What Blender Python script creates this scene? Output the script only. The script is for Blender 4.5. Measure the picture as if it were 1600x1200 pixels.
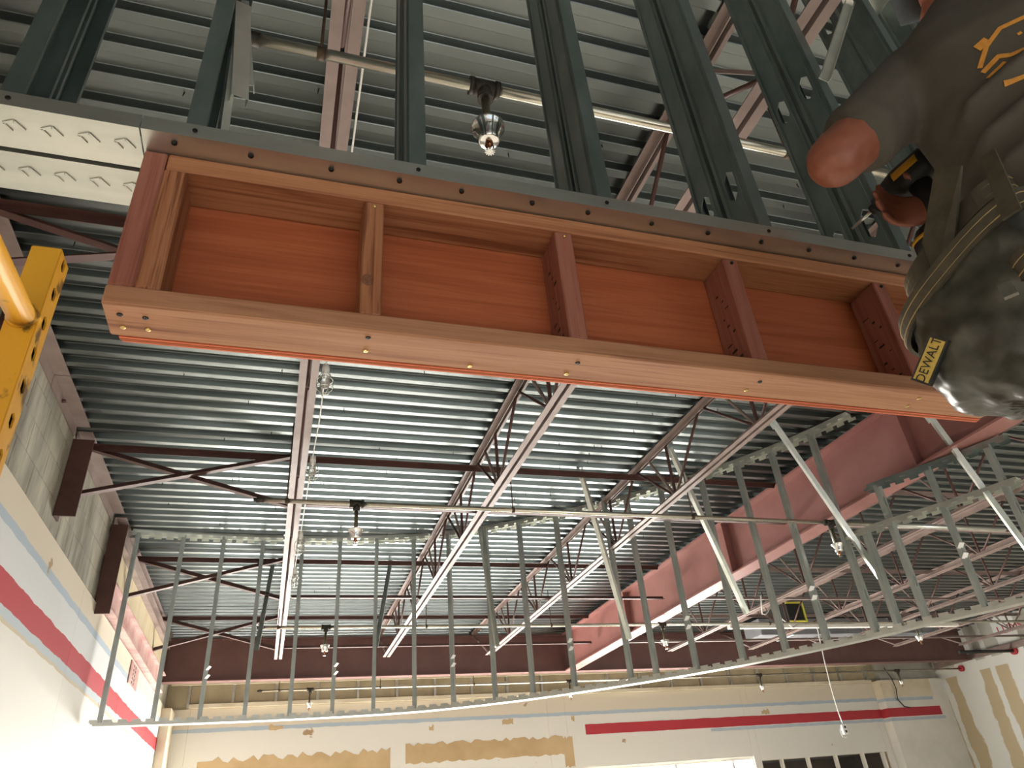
import bpy, bmesh, math, random
from mathutils import Vector, Matrix
random.seed(7)
for o in list(bpy.data.objects): bpy.data.objects.remove(o)
SC = bpy.context.scene
C = SC.collection
ZC = 1.6            # eye height of the camera above the floor; builders take heights relative to it

# ------------------------------------------------------------------ camera, light, exposure
cd = bpy.data.cameras.new('camera'); cam = bpy.data.objects.new('camera', cd); C.objects.link(cam)
RT = Vector((0.9549, -0.2866, -0.0779)); DN = Vector((0.0882, 0.5241, -0.8471)); FW = Vector((0.2836, 0.8020, 0.5258))
RT.normalize(); FW = (FW - RT * FW.dot(RT)).normalized(); UP = RT.cross(FW)
m = Matrix((RT, UP, -FW)).transposed().to_4x4(); m.translation = (0, 0, ZC)
cam.matrix_world = m
cd.sensor_width = 36; cd.lens = 1112.55 / 1600 * 36; cd.clip_start = .02; cd.clip_end = 100
SC.camera = cam
W = bpy.data.worlds.new('world'); SC.world = W; W.use_nodes = True
W.node_tree.nodes['Background'].inputs[0].default_value = (.75, .85, 1, 1)
W.node_tree.nodes['Background'].inputs[1].default_value = .6
SC.view_settings.view_transform = 'Standard'; SC.view_settings.look = 'None'
SC.view_settings.exposure = 0.55; SC.view_settings.gamma = 1; SC.view_settings.use_curve_mapping = False
# the room is lit by daylight: low sun and sky come in through the long shop front behind the camera and light the
# pale floor, which throws the light up under everything; the far windows show a bright sky
DAY_FAR = 18.0
W.node_tree.nodes['Background'].inputs[1].default_value = .8
sl_ = bpy.data.lights.new('sun', 'SUN'); sl_.energy = 18; sl_.angle = .02; sl_.color = (1, .95, .88)
sun = bpy.data.objects.new('sun', sl_); C.objects.link(sun)
sun.rotation_euler = Vector((-.04, 1, -.275)).to_track_quat('-Z', 'Y').to_euler()
pl = bpy.data.lights.new('sky_portal', 'AREA'); pl.shape = 'RECTANGLE'; pl.size = 15.2; pl.size_y = 2.7; pl.cycles.is_portal = True
po = bpy.data.objects.new('sky_portal', pl); C.objects.link(po); po.location = (6.06, -5.62, 1.4); po.rotation_euler = (math.radians(90), 0, 0)

# ------------------------------------------------------------------ materials
def lin(h):
    v = [int(h[i:i+2], 16) / 255 for i in (0, 2, 4)]
    return tuple((c / 12.92 if c <= .04045 else ((c + .055) / 1.055) ** 2.4) for c in v) + (1,)
MATS = {}
def nodes(name):
    mt = bpy.data.materials.new(name); mt.use_nodes = True; nt = mt.node_tree
    b = nt.nodes['Principled BSDF']; MATS[name] = mt
    return mt, nt, b
def N(nt, t, **kw):
    n = nt.nodes.new(t)
    for k, v in kw.items():
        if k in n.inputs: n.inputs[k].default_value = v
        else: setattr(n, k, v)
    return n
def coords(nt, scale=(1, 1, 1)):
    tc = N(nt, 'ShaderNodeNewGeometry'); mp = N(nt, 'ShaderNodeMapping'); mp.inputs['Scale'].default_value = scale
    nt.links.new(tc.outputs['Position'], mp.inputs['Vector']); return mp.outputs['Vector']
def ramp(nt, stops, interp='LINEAR'):
    r = N(nt, 'ShaderNodeValToRGB'); cr = r.color_ramp; cr.interpolation = interp
    while len(cr.elements) < len(stops): cr.elements.new(.5)
    for e, (p, c) in zip(cr.elements, stops): e.position = p; e.color = c
    return r
def mat(name, c1, c2=None, scale=(6, 6, 6), rough=.5, metal=0, bump=0, detail=6, rlo=None, spec=.5, lo=.35, hi=.65):
    mt, nt, b = nodes(name)
    b.inputs['Roughness'].default_value = rough; b.inputs['Metallic'].default_value = metal
    b.inputs['Specular IOR Level'].default_value = spec
    if c2 is None: b.inputs['Base Color'].default_value = lin(c1); return mt
    v = coords(nt, scale)
    n = N(nt, 'ShaderNodeTexNoise', Scale=1.0, Detail=detail, Roughness=.6)
    nt.links.new(v, n.inputs['Vector'])
    r = ramp(nt, [(lo, lin(c1)), (hi, lin(c2))]); nt.links.new(n.outputs['Fac'], r.inputs['Fac'])
    nt.links.new(r.outputs['Color'], b.inputs['Base Color'])
    if rlo is not None:
        mr = N(nt, 'ShaderNodeMapRange'); mr.inputs['To Min'].default_value = rlo; mr.inputs['To Max'].default_value = rough
        nt.links.new(n.outputs['Fac'], mr.inputs['Value']); nt.links.new(mr.outputs['Result'], b.inputs['Roughness'])
    if bump:
        bp = N(nt, 'ShaderNodeBump', Strength=bump, Distance=.003); nt.links.new(n.outputs['Fac'], bp.inputs['Height'])
        nt.links.new(bp.outputs['Normal'], b.inputs['Normal'])
    return mt
def wood(name, stops, axis, off=0):
    mt, nt, b = nodes(name)
    sc = [95, 95, 95]; sc['XYZ'.index(axis)] = 2.2
    v = coords(nt, tuple(sc))
    n = N(nt, 'ShaderNodeTexNoise', Scale=1.0, Detail=5, Roughness=.65, Distortion=.6); nt.links.new(v, n.inputs['Vector'])
    sc2 = [18, 18, 18]; sc2['XYZ'.index(axis)] = 1.1
    v2 = coords(nt, tuple(sc2)); n2 = N(nt, 'ShaderNodeTexNoise', Scale=1.0, Detail=3, Distortion=1.2); nt.links.new(v2, n2.inputs['Vector'])
    mx = N(nt, 'ShaderNodeMath', operation='ADD'); nt.links.new(n.outputs['Fac'], mx.inputs[0]); nt.links.new(n2.outputs['Fac'], mx.inputs[1])
    mm = N(nt, 'ShaderNodeMath', operation='MULTIPLY'); mm.inputs[1].default_value = .5; nt.links.new(mx.outputs[0], mm.inputs[0])
    r = ramp(nt, [(p, lin(c)) for p, c in stops]); nt.links.new(mm.outputs[0], r.inputs['Fac'])
    nt.links.new(r.outputs['Color'], b.inputs['Base Color']); b.inputs['Roughness'].default_value = .62
    b.inputs['Specular IOR Level'].default_value = .3
    bp = N(nt, 'ShaderNodeBump', Strength=.35, Distance=.002); nt.links.new(n.outputs['Fac'], bp.inputs['Height'])
    nt.links.new(bp.outputs['Normal'], b.inputs['Normal'])
    return mt
mat('deck', '6f7574', '7f8584', (.8, 3, 3), .3, .95)
mat('galv', '8f9c99', 'a9b3b0', (9, 9, 5), .34, .9)
mat('galv_bright', 'c9cdc6', 'dcddd4', (9, 9, 9), .34, .8)
mat('track', 'b9bab3', 'cfcfc7', (2, 12, 12), .3, .9)
mat('zinc', 'c2c4bd', 'd6d6cd', (20, 20, 20), .3, .9)
mat('red_steel', '7c6a64', '8f7d76', (5, 5, 5), .5, .05, bump=.2)
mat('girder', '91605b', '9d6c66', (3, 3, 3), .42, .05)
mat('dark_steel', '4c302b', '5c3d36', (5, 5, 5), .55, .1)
mat('pink_steel', 'a2706b', 'c4a8a0', (2, 3, 4), .5)
mat('pipe', 'b8b2a0', 'd6d2c3', (5, 12, 12), .24, .85)
mat('cast_iron', '2e2a25', '4a443a', (30, 30, 30), .6, .5)
mat('olive_pipe', '565441', '6e6b54', (20, 20, 12), .5, .5)
mat('chrome', 'e4e4e0', None, rough=.1, metal=1)
mat('brass', '8b5a3c', None, rough=.25, metal=1)
mat('black', '171716', None, rough=.6)
mat('rubber', '232322', '30302e', (40, 40, 40), .55)
mat('white_plastic', 'e6e6e2', None, rough=.4)
mat('cord_white', 'd9d8d2', None, rough=.5)
mat('rust', '6d4327', '3c2417', (40, 40, 40), .8)
mat('gold_screw', 'c9ad6a', None, rough=.3, metal=.9)
mat('screw_dark', '1f1b18', None, rough=.5, metal=.4)
mat('yellow', '6a4d1c', 'dca22c', (22, 22, 14), .4, lo=.33, hi=.42, bump=.2)
mat('cmu', '78746a', 'b4af9f', (4, 4, 1.0), .85, bump=.5, detail=9)
mat('concrete_floor', 'b3aea4', 'c8c3b8', (1.5, 1.5, 1.5), .35, bump=.05)
mat('tan_board', 'b49a72', 'c6ad86', (1.2, 1.2, 1.2), .8)
mat('ply_tan', 'b0a182', 'c3b596', (3, 3, 1), .7)
mat('drywall_white', 'd9d6cd', 'e4e1d8', (2, 2, 2), .8)
mat('cream_trim', 'd4c6aa', 'e0d6bf', (3, 3, 3), .7)
mat('grey_duct', '75767a', '85868a', (1, 1, 1), .6)
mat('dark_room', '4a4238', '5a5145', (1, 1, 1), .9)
mat('frame_white', 'e4e0d5', None, rough=.5)
mat('skin', '824a36', '8f5640', (30, 30, 30), .5)
mat('shirt', '474238', '504b42', (14, 14, 14), .9, bump=.5)
mat('pants', '33312e', '403d39', (30, 30, 30), .9)
mat('cap', '33383a', '3d4244', (40, 40, 40), .8)
mat('hair', '231710', None, rough=.7)
mat('orange_print', 'd0923a', 'c08232', (120, 120, 120), .8)
mat('leather', '2c2c25', '55544a', (13, 13, 13), .4, bump=.25, rlo=.25)
mat('leather_edge', '3d382c', '524b3b', (30, 30, 30), .6)
mat('thread', 'a08a5a', None, rough=.7)
mat('patch', 'd2b65a', 'bfa24c', (200, 200, 200), .6)
mat('tool_yellow', 'c8941c', None, rough=.45)
mat('boot', '5a4530', None, rough=.7)
mat('plank', '8d7350', 'a3875f', (2, 30, 30), .8)
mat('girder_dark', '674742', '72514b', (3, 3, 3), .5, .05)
mat('grey_blue', 'a9b8c4', 'b7c3cb', (6, 6, 6), .6)
mat('grey_board', 'a9a79c', 'bdbbb0', (3, 3, 3), .8)
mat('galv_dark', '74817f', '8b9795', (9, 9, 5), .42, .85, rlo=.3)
mat('galv_mid', 'a3aba7', 'b8beb9', (9, 9, 5), .42, .65)
mat('rust_dark', '4a3a2c', '5c4a39', (40, 40, 40), .7, .4)
mat('tape_yellow', 'd8d04a', None, rough=.5)
mat('knot', '66402a', '84593d', (120, 120, 120), .6)
mat('red_text', 'b0303a', None, rough=.6)
wood('wood_x', [(.36, '7a482f'), (.46, 'a06a48'), (.55, 'b17c58'), (.66, '84502f')], 'X')
wood('wood_x2', [(.34, '7f523b'), (.44, '9f6f50'), (.54, 'ae8060'), (.66, '885940')], 'X')
wood('wood_z', [(.36, '764636'), (.46, '91594a'), (.55, '9c6655'), (.66, '7f4e3e')], 'Z')
wood('wood_z2', [(.40, '6d4029'), (.46, '9a6443'), (.52, 'a5714f'), (.58, '76472d')], 'Z')
wood('ply_x', [(.34, '914b2a'), (.48, 'a45835'), (.56, 'ae623e'), (.68, '974f2c')], 'X')
wood('ply_edge', [(.36, 'c0603f'), (.5, 'd97a56'), (.66, 'b4553a')], 'X')
def painted(name, with_red):
    # white shop wall with painted bands at fixed heights, flaking at their edges
    mt, nt, b = nodes(name); b.inputs['Roughness'].default_value = .55
    v = coords(nt); sx = N(nt, 'ShaderNodeSeparateXYZ'); nt.links.new(v, sx.inputs[0])
    vn = coords(nt, (5, 5, 9)); n = N(nt, 'ShaderNodeTexNoise', Scale=1.0, Detail=8); nt.links.new(vn, n.inputs['Vector'])
    ad = N(nt, 'ShaderNodeMath', operation='MULTIPLY_ADD'); ad.inputs[1].default_value = .035; nt.links.new(n.outputs['Fac'], ad.inputs[0]); nt.links.new(sx.outputs['Z'], ad.inputs[2])
    mr = N(nt, 'ShaderNodeMapRange'); mr.inputs['From Min'].default_value = 1.6; mr.inputs['From Max'].default_value = 4.6
    nt.links.new(ad.outputs[0], mr.inputs['Value'])
    def z(q): return (q + ZC + .0175 - 1.6) / 3
    white, beige, blue, red, grey = lin('dcdad2'), lin('d3c9b6'), lin('a9b8c4'), lin('b3323d'), lin('d3d6d6')
    st = [(0, white), (z(1.24), lin('c4b8a0')), (z(1.27), lin('b4c0c6')), (z(1.325), red), (z(1.485), grey), (z(1.70), blue), (z(1.755), beige)] if with_red else [(0, white), (z(1.60), blue), (z(1.66), beige)]
    r = ramp(nt, st, 'CONSTANT'); nt.links.new(mr.outputs['Result'], r.inputs['Fac'])
    # chipped spots showing brown paper
    vc = coords(nt, (2.2, 2.2, 3.0)); n2 = N(nt, 'ShaderNodeTexNoise', Scale=1.0, Detail=5); nt.links.new(vc, n2.inputs['Vector'])
    rr = ramp(nt, [(.70, (0, 0, 0, 1)), (.715, (1, 1, 1, 1))]); nt.links.new(n2.outputs['Fac'], rr.inputs['Fac'])
    mx = N(nt, 'ShaderNodeMix', data_type='RGBA'); nt.links.new(rr.outputs['Color'], mx.inputs['Factor'])
    nt.links.new(r.outputs['Color'], mx.inputs[6]); mx.inputs[7].default_value = lin('a98d6a')
    nt.links.new(mx.outputs[2], b.inputs['Base Color'])
painted('painted_wall', True); painted('painted_wall_far', False)
def mud():
    # taped drywall: tan board with ragged white joint compound running up it
    mt, nt, b = nodes('mud_wall'); b.inputs['Roughness'].default_value = .8
    v = coords(nt); sx = N(nt, 'ShaderNodeSeparateXYZ'); nt.links.new(v, sx.inputs[0])
    vn = coords(nt, (1, 1.9, 1.3)); n = N(nt, 'ShaderNodeTexNoise', Scale=1.0, Detail=7, Roughness=.6); nt.links.new(vn, n.inputs['Vector'])
    a = N(nt, 'ShaderNodeMath', operation='MULTIPLY_ADD'); a.inputs[1].default_value = .35; nt.links.new(n.outputs['Fac'], a.inputs[0]); nt.links.new(sx.outputs['Y'], a.inputs[2])
    f = N(nt, 'ShaderNodeMath', operation='MULTIPLY'); f.inputs[1].default_value = 1 / 1.22; nt.links.new(a.outputs[0], f.inputs[0])
    fr = N(nt, 'ShaderNodeMath', operation='FRACT'); nt.links.new(f.outputs[0], fr.inputs[0])
    st = ramp(nt, [(0, (1, 1, 1, 1)), (.38, (1, 1, 1, 1)), (.40, (0, 0, 0, 1)), (.62, (0, 0, 0, 1)), (.64, (1, 1, 1, 1)), (.74, (1, 1, 1, 1)), (.76, (0, 0, 0, 1)), (.97, (0, 0, 0, 1)), (.985, (1, 1, 1, 1))]); nt.links.new(fr.outputs[0], st.inputs['Fac'])
    zr = N(nt, 'ShaderNodeMapRange'); zr.inputs['From Min'].default_value = 3.45; zr.inputs['From Max'].default_value = 3.75; nt.links.new(sx.outputs['Z'], zr.inputs['Value'])
    zc = ramp(nt, [(0, lin('b9a98a')), (.3, lin('b9a98a')), (.32, lin('d8d8d2')), (.9, lin('d8d8d2')), (.93, lin('aeaca2'))]); nt.links.new(zr.outputs['Result'], zc.inputs['Fac'])
    mx = N(nt, 'ShaderNodeMix', data_type='RGBA'); nt.links.new(st.outputs['Color'], mx.inputs['Factor']); nt.links.new(zc.outputs['Color'], mx.inputs[6]); mx.inputs[7].default_value = lin('d9dad5')
    nt.links.new(mx.outputs[2], b.inputs['Base Color'])
mud()
for nm, col, st in (('sky_far', (1, .96, .9, 1), DAY_FAR),):
    mt, nt, b = nodes(nm)
    b.inputs['Base Color'].default_value = (1, 1, 1, 1); b.inputs['Emission Color'].default_value = col; b.inputs['Emission Strength'].default_value = st
mt, nt, b = nodes('pane_glass')
tb = N(nt, 'ShaderNodeBsdfTransparent'); mxs = N(nt, 'ShaderNodeMixShader'); mxs.inputs[0].default_value = .06; b.inputs['Roughness'].default_value = .02; b.inputs['Metallic'].default_value = 1
nt.links.new(tb.outputs[0], mxs.inputs[1]); nt.links.new(b.outputs[0], mxs.inputs[2]); nt.links.new(mxs.outputs[0], nt.nodes['Material Output'].inputs['Surface'])
mt, nt, b = nodes('glass_clear')
b.inputs['Transmission Weight'].default_value = .9; b.inputs['Roughness'].default_value = .08; b.inputs['Base Color'].default_value = (.95, .97, .95, 1)

# ------------------------------------------------------------------ geometry helpers (all in metres, z relative to the camera)
class G:
    def __init__(s): s.v = []; s.f = []; s.sm = set()
    def add(s, vs, fs, smooth=False):
        o = len(s.v); s.v += [tuple(v) for v in vs]
        for f in fs:
            if smooth: s.sm.add(len(s.f))
            s.f.append([i + o for i in f])
        return s
    def box(s, a, b):
        (x0, y0, z0), (x1, y1, z1) = a, b
        return s.add([(x0,y0,z0),(x1,y0,z0),(x1,y1,z0),(x0,y1,z0),(x0,y0,z1),(x1,y0,z1),(x1,y1,z1),(x0,y1,z1)],
                     [(0,3,2,1),(4,5,6,7),(0,1,5,4),(1,2,6,5),(2,3,7,6),(3,0,4,7)])
    def bbox(s, a, b, r=.002):   # chamfered box
        (x0, y0, z0), (x1, y1, z1) = [min(p, q) for p, q in zip(a, b)], [max(p, q) for p, q in zip(a, b)]
        bm = bmesh.new(); bmesh.ops.create_cube(bm, size=1)
        for v in bm.verts: v.co = Vector((x0 + (v.co.x + .5) * (x1 - x0), y0 + (v.co.y + .5) * (y1 - y0), z0 + (v.co.z + .5) * (z1 - z0)))
        bmesh.ops.bevel(bm, geom=bm.edges[:], offset=r, segments=1, affect='EDGES')
        bm.verts.index_update(); s.add([v.co[:] for v in bm.verts], [[v.index for v in f.verts] for f in bm.faces]); bm.free(); return s
    def frame(s, p0, p1, up=(0, 0, 1)):
        p0, p1 = Vector(p0), Vector(p1); d = (p1 - p0).normalized(); u = Vector(up)
        if abs(d.dot(u)) > .99: u = Vector((0, 1, 0))
        a = d.cross(u).normalized(); b = a.cross(d).normalized(); return p0, p1, d, a, b
    def prism(s, prof, p0, p1, up=(0, 0, 1), closed=True, caps=True):
        p0, p1, d, a, b = s.frame(p0, p1, up); n = len(prof)
        vs = [p0 + a * x + b * y for x, y in prof] + [p1 + a * x + b * y for x, y in prof]
        fs = [(i, (i + 1) % n, n + (i + 1) % n, n + i) for i in range(n if closed else n - 1)]
        if closed and caps: fs += [list(range(n))[::-1], list(range(n, 2 * n))]
        return s.add(vs, fs)
    def bar(s, p0, p1, w, h, up=(0, 0, 1)):
        return s.prism([(-w/2,-h/2),(w/2,-h/2),(w/2,h/2),(-w/2,h/2)], p0, p1, up)
    def cyl(s, p0, p1, r0, r1=None, n=14, caps=True):
        if r1 is None: r1 = r0
        p0, p1, d, a, b = s.frame(p0, p1)
        cs = [(math.cos(2*math.pi*i/n), math.sin(2*math.pi*i/n)) for i in range(n)]
        s.add([p0 + (a*c + b*q)*r0 for c, q in cs] + [p1 + (a*c + b*q)*r1 for c, q in cs], [(i, (i+1)%n, n+(i+1)%n, n+i) for i in range(n)], True)
        if caps:
            o = len(s.v) - 2*n; s.f.append([o+i for i in range(n)][::-1]); s.f.append([o+n+i for i in range(n)])
        return s
    def lathe(s, c, prof, n=20, axis=(0, 0, 1)):   # prof: (radius, height)
        c = Vector(c); p0, p1, d, a, b = s.frame(c, c + Vector(axis)); vs = []
        for r, h in prof:
            for i in range(n):
                t = 2*math.pi*i/n; vs.append(c + d*h + (a*math.cos(t) + b*math.sin(t))*r)
        fs = [(k*n+i, k*n+(i+1)%n, (k+1)*n+(i+1)%n, (k+1)*n+i) for k in range(len(prof)-1) for i in range(n)]
        return s.add(vs, fs, True)
    def path(s, pts, r, n=8):
        pts = [Vector(p) for p in pts]; vs = []
        for k, p in enumerate(pts):
            d = (pts[min(k+1, len(pts)-1)] - pts[max(k-1, 0)]).normalized()
            u = Vector((0, 0, 1)) if abs(d.z) < .95 else Vector((1, 0, 0))
            a = d.cross(u).normalized(); b = a.cross(d)
            vs += [p + (a*math.cos(2*math.pi*i/n) + b*math.sin(2*math.pi*i/n))*r for i in range(n)]
        m_ = len(pts)
        s.add(vs, [(k*n+i, k*n+(i+1)%n, (k+1)*n+(i+1)%n, (k+1)*n+i) for k in range(m_-1) for i in range(n)], True)
        o = len(s.v) - m_*n; s.f.append([o+i for i in range(n)][::-1]); s.f.append([o+(m_-1)*n+i for i in range(n)]); return s
    def ball(s, c, r, n=12, sc=(1, 1, 1)):
        c = Vector(c); k = n // 2; vs = []
        for j in range(k + 1):
            t = math.pi * j / k
            for i in range(n):
                q = 2*math.pi*i/n; vs.append(c + Vector((math.sin(t)*math.cos(q)*r*sc[0], math.sin(t)*math.sin(q)*r*sc[1], math.cos(t)*r*sc[2])))
        return s.add(vs, [(j*n+i, (j+1)*n+i, (j+1)*n+(i+1)%n, j*n+(i+1)%n) for j in range(k) for i in range(n)], True)
    def cap(s, p0, p1, r0, r1, n=12): return s.cyl(p0, p1, r0, r1, n).ball(p0, r0, n).ball(p1, r1, n)
    def loft(s, rings, n=20):    # rings: centre, half-axis a, half-axis b, squareness
        vs = []
        for c, a, b, e in rings:
            c, a, b = Vector(c), Vector(a), Vector(b)
            for i in range(n):
                t = 2*math.pi*i/n; x, y = math.cos(t), math.sin(t)
                x = math.copysign(abs(x)**e, x); y = math.copysign(abs(y)**e, y); vs.append(c + a*x + b*y)
        m_ = len(rings)
        s.add(vs, [(k*n+i, k*n+(i+1)%n, (k+1)*n+(i+1)%n, (k+1)*n+i) for k in range(m_-1) for i in range(n)], True)
        o = len(s.v) - m_*n; s.f.append([o+i for i in range(n)][::-1]); s.f.append([o+(m_-1)*n+i for i in range(n)]); return s
def mk(name, g, material, parent=None, label=None, cat=None, group=None, kind=None, fixn=True):
    me = bpy.data.meshes.new(name)
    off = Vector((0, 0, ZC))
    base = parent.get('_o') if parent else None
    base = Vector(base) if base else Vector((0, 0, 0))
    if parent is None:      # origin at the base of the thing
        xs = [v[0] for v in g.v]; ys = [v[1] for v in g.v]; zs = [v[2] for v in g.v]
        base = Vector(((min(xs)+max(xs))/2, (min(ys)+max(ys))/2, min(zs))) + off
    me.from_pydata([tuple(Vector(v) + off - base) for v in g.v], [], g.f)
    if g.sm:
        for i in g.sm: me.polygons[i].use_smooth = True
    if fixn:
        bm = bmesh.new(); bm.from_mesh(me); bmesh.ops.recalc_face_normals(bm, faces=bm.faces); bm.to_mesh(me); bm.free()
    me.materials.append(MATS[material]); o = bpy.data.objects.new(name, me); C.objects.link(o)
    if parent is not None:
        o.parent = parent; o['_o'] = list(base)
    else:
        o.location = base; o['_o'] = list(base)
    tag(o, label, cat, group, kind); return o
def tag(o, label=None, cat=None, group=None, kind=None):
    if label: o['label'] = label
    if cat: o['category'] = cat
    if group: o['group'] = group
    if kind: o['kind'] = kind
def thing(name, loc, label=None, cat=None, group=None, kind=None):
    o = bpy.data.objects.new(name, None); C.objects.link(o); o.empty_display_size = .1
    l = Vector(loc) + Vector((0, 0, ZC)); o.location = l; o['_o'] = list(l); tag(o, label, cat, group, kind); return o
def solid(o, t):
    md = o.modifiers.new('sheet', 'SOLIDIFY'); md.thickness = t; md.offset = 0; return o

# ------------------------------------------------------------------ the setting
FLOOR = -ZC; DK = 2.78; XL, XR, YN, YF = -1.58, 13.7, -5.5, 13.2
mk('floor', G().box((XL-.2, YN-.2, FLOOR-.15), (XR+.2, YF+.2, FLOOR)), 'concrete_floor', kind='structure')
ceil = thing('ceiling', (6, 4, DK), kind='structure')
# ribbed roof deck, one sheet per six ribs, ribs running across the room
P_ = .1524; DD = .046
prof = []
def rib(y):   # going away from the viewer: web down, ridge, web up, recess
    return [(y, DD), (y+.003, DD-.0025), (y+.0125, .003), (y+.0155, 0), (y+.0585, 0), (y+.0615, .003), (y+.071, DD-.0025), (y+.074, DD)]
y = -2.2 ; k = 0
y0 = 5.518 - P_ * 52
while y0 < YF:
    ps = []
    for r_ in range(6):
        if y0 + r_*P_ < YF - .05: ps += rib(y0 + r_*P_)
    ye = min(y0 + 6*P_, YF); ps.append((ye, DD))
    g = G(); n = len(ps)
    g.add([(XL, a, DK+b) for a, b in ps] + [(XR, a, DK+b) for a, b in ps], [(i, i+1, n+i+1, n+i) for i in range(n-1)])
    solid(mk('deck_sheet', g, 'deck', ceil, fixn=False), .0012); y0 += 6*P_
g = G()
for i in range(150):   # screw tips coming through the deck
    x = random.uniform(-1.2, 6); yy = 5.518 - P_*52 + P_*random.randint(28, 78) + .037; g.cyl((x, yy, DK+.002), (x+random.uniform(-.004, .004), yy, DK-random.uniform(.018, .035)), .0035, .002, 5)
mk('screw_tips', g, 'screw_dark', ceil, kind='stuff')
mk('roof_slab', G().box((XL-.2, YN-.2, DK+.08), (XR+.2, YF+.2, DK+.2)), 'black', ceil)

# left wall: grey block above, painted board below with a slightly proud face
wl = mk('wall_left', G().box((XL-.2, YN-.2, FLOOR), (XL, YF+.2, DK+.08)), 'cmu', kind='structure')
yb = [-5.4, -3.0, -.6, 1.8, 4.2, 6.6, 9.0, 11.4, YF-.002]
for a, b_ in zip(yb[:-1], yb[1:]):
    mk('wall_board', G().bbox((XL+.002, a+.0015, FLOOR+.002), (XL+.03, b_-.0015, 1.955), .0015), 'painted_wall', wl)
for zc in [1.98 + .203*i for i in range(4)]:   # block courses: raised by the joint depth
    for j in range(32):
        ya = -.3 + .406*j + (.203 if int(zc*5) % 2 else 0)
        if ya < 7.0: mk('block', G().bbox((XL+.001, ya+.003, zc+.003), (XL+.009, ya+.403, min(zc+.2, DK-.06)), .002), 'cmu', wl)
# far wall with its openings
WZ = .76
g = G()
for x0, x1, z0, z1 in ((XL, -1.2, FLOOR, DK+.08), (-1.2, 4.75, WZ, DK+.08), (4.75, 5.1, FLOOR, DK+.08), (5.1, 8.8, WZ, DK+.08), (8.8, 8.95, FLOOR, DK+.08), (8.95, 11.9, .68, DK+.08), (11.9, XR, FLOOR, DK+.08)):
    g.box((x0, YF, z0), (x1, YF+.2, z1))
wf = mk('wall_far', g, 'ply_tan', kind='structure')
for x0, x1, z0, z1 in ((XL+.03, -1.2, FLOOR+.002, 1.955), (-1.2, 4.75, WZ, 1.955), (4.75, 5.1, FLOOR+.002, 1.955), (5.1, 8.8, WZ, 1.955), (8.8, 8.95, FLOOR+.002, 1.955), (8.95, 11.9, .68, 1.955), (11.9, 12.045, FLOOR+.002, 1.955)):
    mk('wall_board', G().bbox((x0+.001, YF-.03, z0), (x1-.001, YF-.002, z1), .0015), 'painted_wall_far', wf)
xs_ = [-1.25 + .66*i for i in range(21)]
for i, x in enumerate(xs_):      # steel studs of the infill above the painted boards
    if x < 12: solid(mk('infill_stud', G().prism([(-.018, .0), (.018, .0), (.018, .06), (-.018, .06)], (x, YF-.062, 1.965), (x, YF-.062, 2.78), (0, 1, 0)), 'galv_bright', wf), .001)
mk('infill_sill', G().bbox((XL+.35, YF-.1, 1.957), (12.0, YF-.032, 2.02), .003), 'cream_trim', wf)
mk('head_plate', G().bbox((XL+.05, YF-.11, 2.3), (12.0, YF-.066, 2.345), .003), 'cream_trim', wf)
mk('corner_pier', G().bbox((XL+.031, YF-.62, FLOOR), (XL+.16, YF-.031, 1.9), .004), 'cream_trim', wf)
def ragged(x0, x1, z0, z1, yy, mt_, name, thick=.002, n=40, amp=.03):   # a torn or brushed patch lying on the wall
    top = [(x0 + (x1-x0)*i/n, z1 + random.uniform(-amp, amp)) for i in range(n+1)]; bot = [(x0 + (x1-x0)*i/n, z0 + random.uniform(-amp, amp)*.6) for i in range(n+1)]
    g = G(); vs = [(x, yy, z) for x, z in top] + [(x, yy, z) for x, z in bot] + [(x, yy+thick, z) for x, z in top] + [(x, yy+thick, z) for x, z in bot]; q = n+1
    fs = [(i, i+1, q+i+1, q+i) for i in range(n)] + [(i, 2*q+i, 2*q+i+1, i+1) for i in range(n)] + [(q+i, q+i+1, 3*q+i+1, 3*q+i) for i in range(n)] + [(0, q, 3*q, 2*q), (n, 2*q+n, 3*q+n, q+n)]
    return mk(name, g.add(vs, fs), mt_, wf)
ragged(-1.0, 1.95, .8, 1.22, YF-.033, 'tan_board', 'bare_patch', amp=.05)
ragged(2.2, 5.0, 1.0, 1.28, YF-.033, 'tan_board', 'bare_patch', amp=.03)
ragged(5.0, 5.18, .8, 1.26, YF-.033, 'tan_board', 'bare_patch', n=8)
for x, z, w in ((0.0, 1.68, .22), (2.6, 1.56, .08), (3.9, 1.60, .2), (9.2, 1.55, .18), (5.2, 1.60, .06)): ragged(x, x+w, z-.08, z, YF-.0332, 'tan_board', 'paint_chip', n=6, amp=.03)
ragged(5.45, 12.05, 1.285, 1.452, YF-.034, 'red_text', 'red_stripe', n=60, amp=.004)
ragged(8.0, 12.05, 1.22, 1.27, YF-.0335, 'grey_blue', 'blue_stripe', n=60, amp=.006)
# right end of the far wall stands forward
pr = mk('wall_far_return', G().box((12.05, 12.95, FLOOR), (XR, YF-.001, 1.98)), 'drywall_white', kind='structure')
mk('red_stripe', G().box((12.045, 12.944, 1.275), (13.4, 13.165, 1.44)), 'red_text', pr)
mk('blue_stripe', G().box((12.045, 12.945, 1.20), (13.45, 13.165, 1.255)), 'grey_blue', pr)
mk('blue_stripe', G().box((12.045, 12.945, 1.57), (13.3, 13.165, 1.63)), 'grey_blue', pr)
mk('beige_band', G().box((12.045, 12.946, 1.64), (13.35, 13.165, 1.975)), 'cream_trim', pr)
mk('upper_board', G().bbox((12.2, 13.05, 1.985), (XR, YF-.001, 2.4), .003), 'grey_board', pr)
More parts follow.
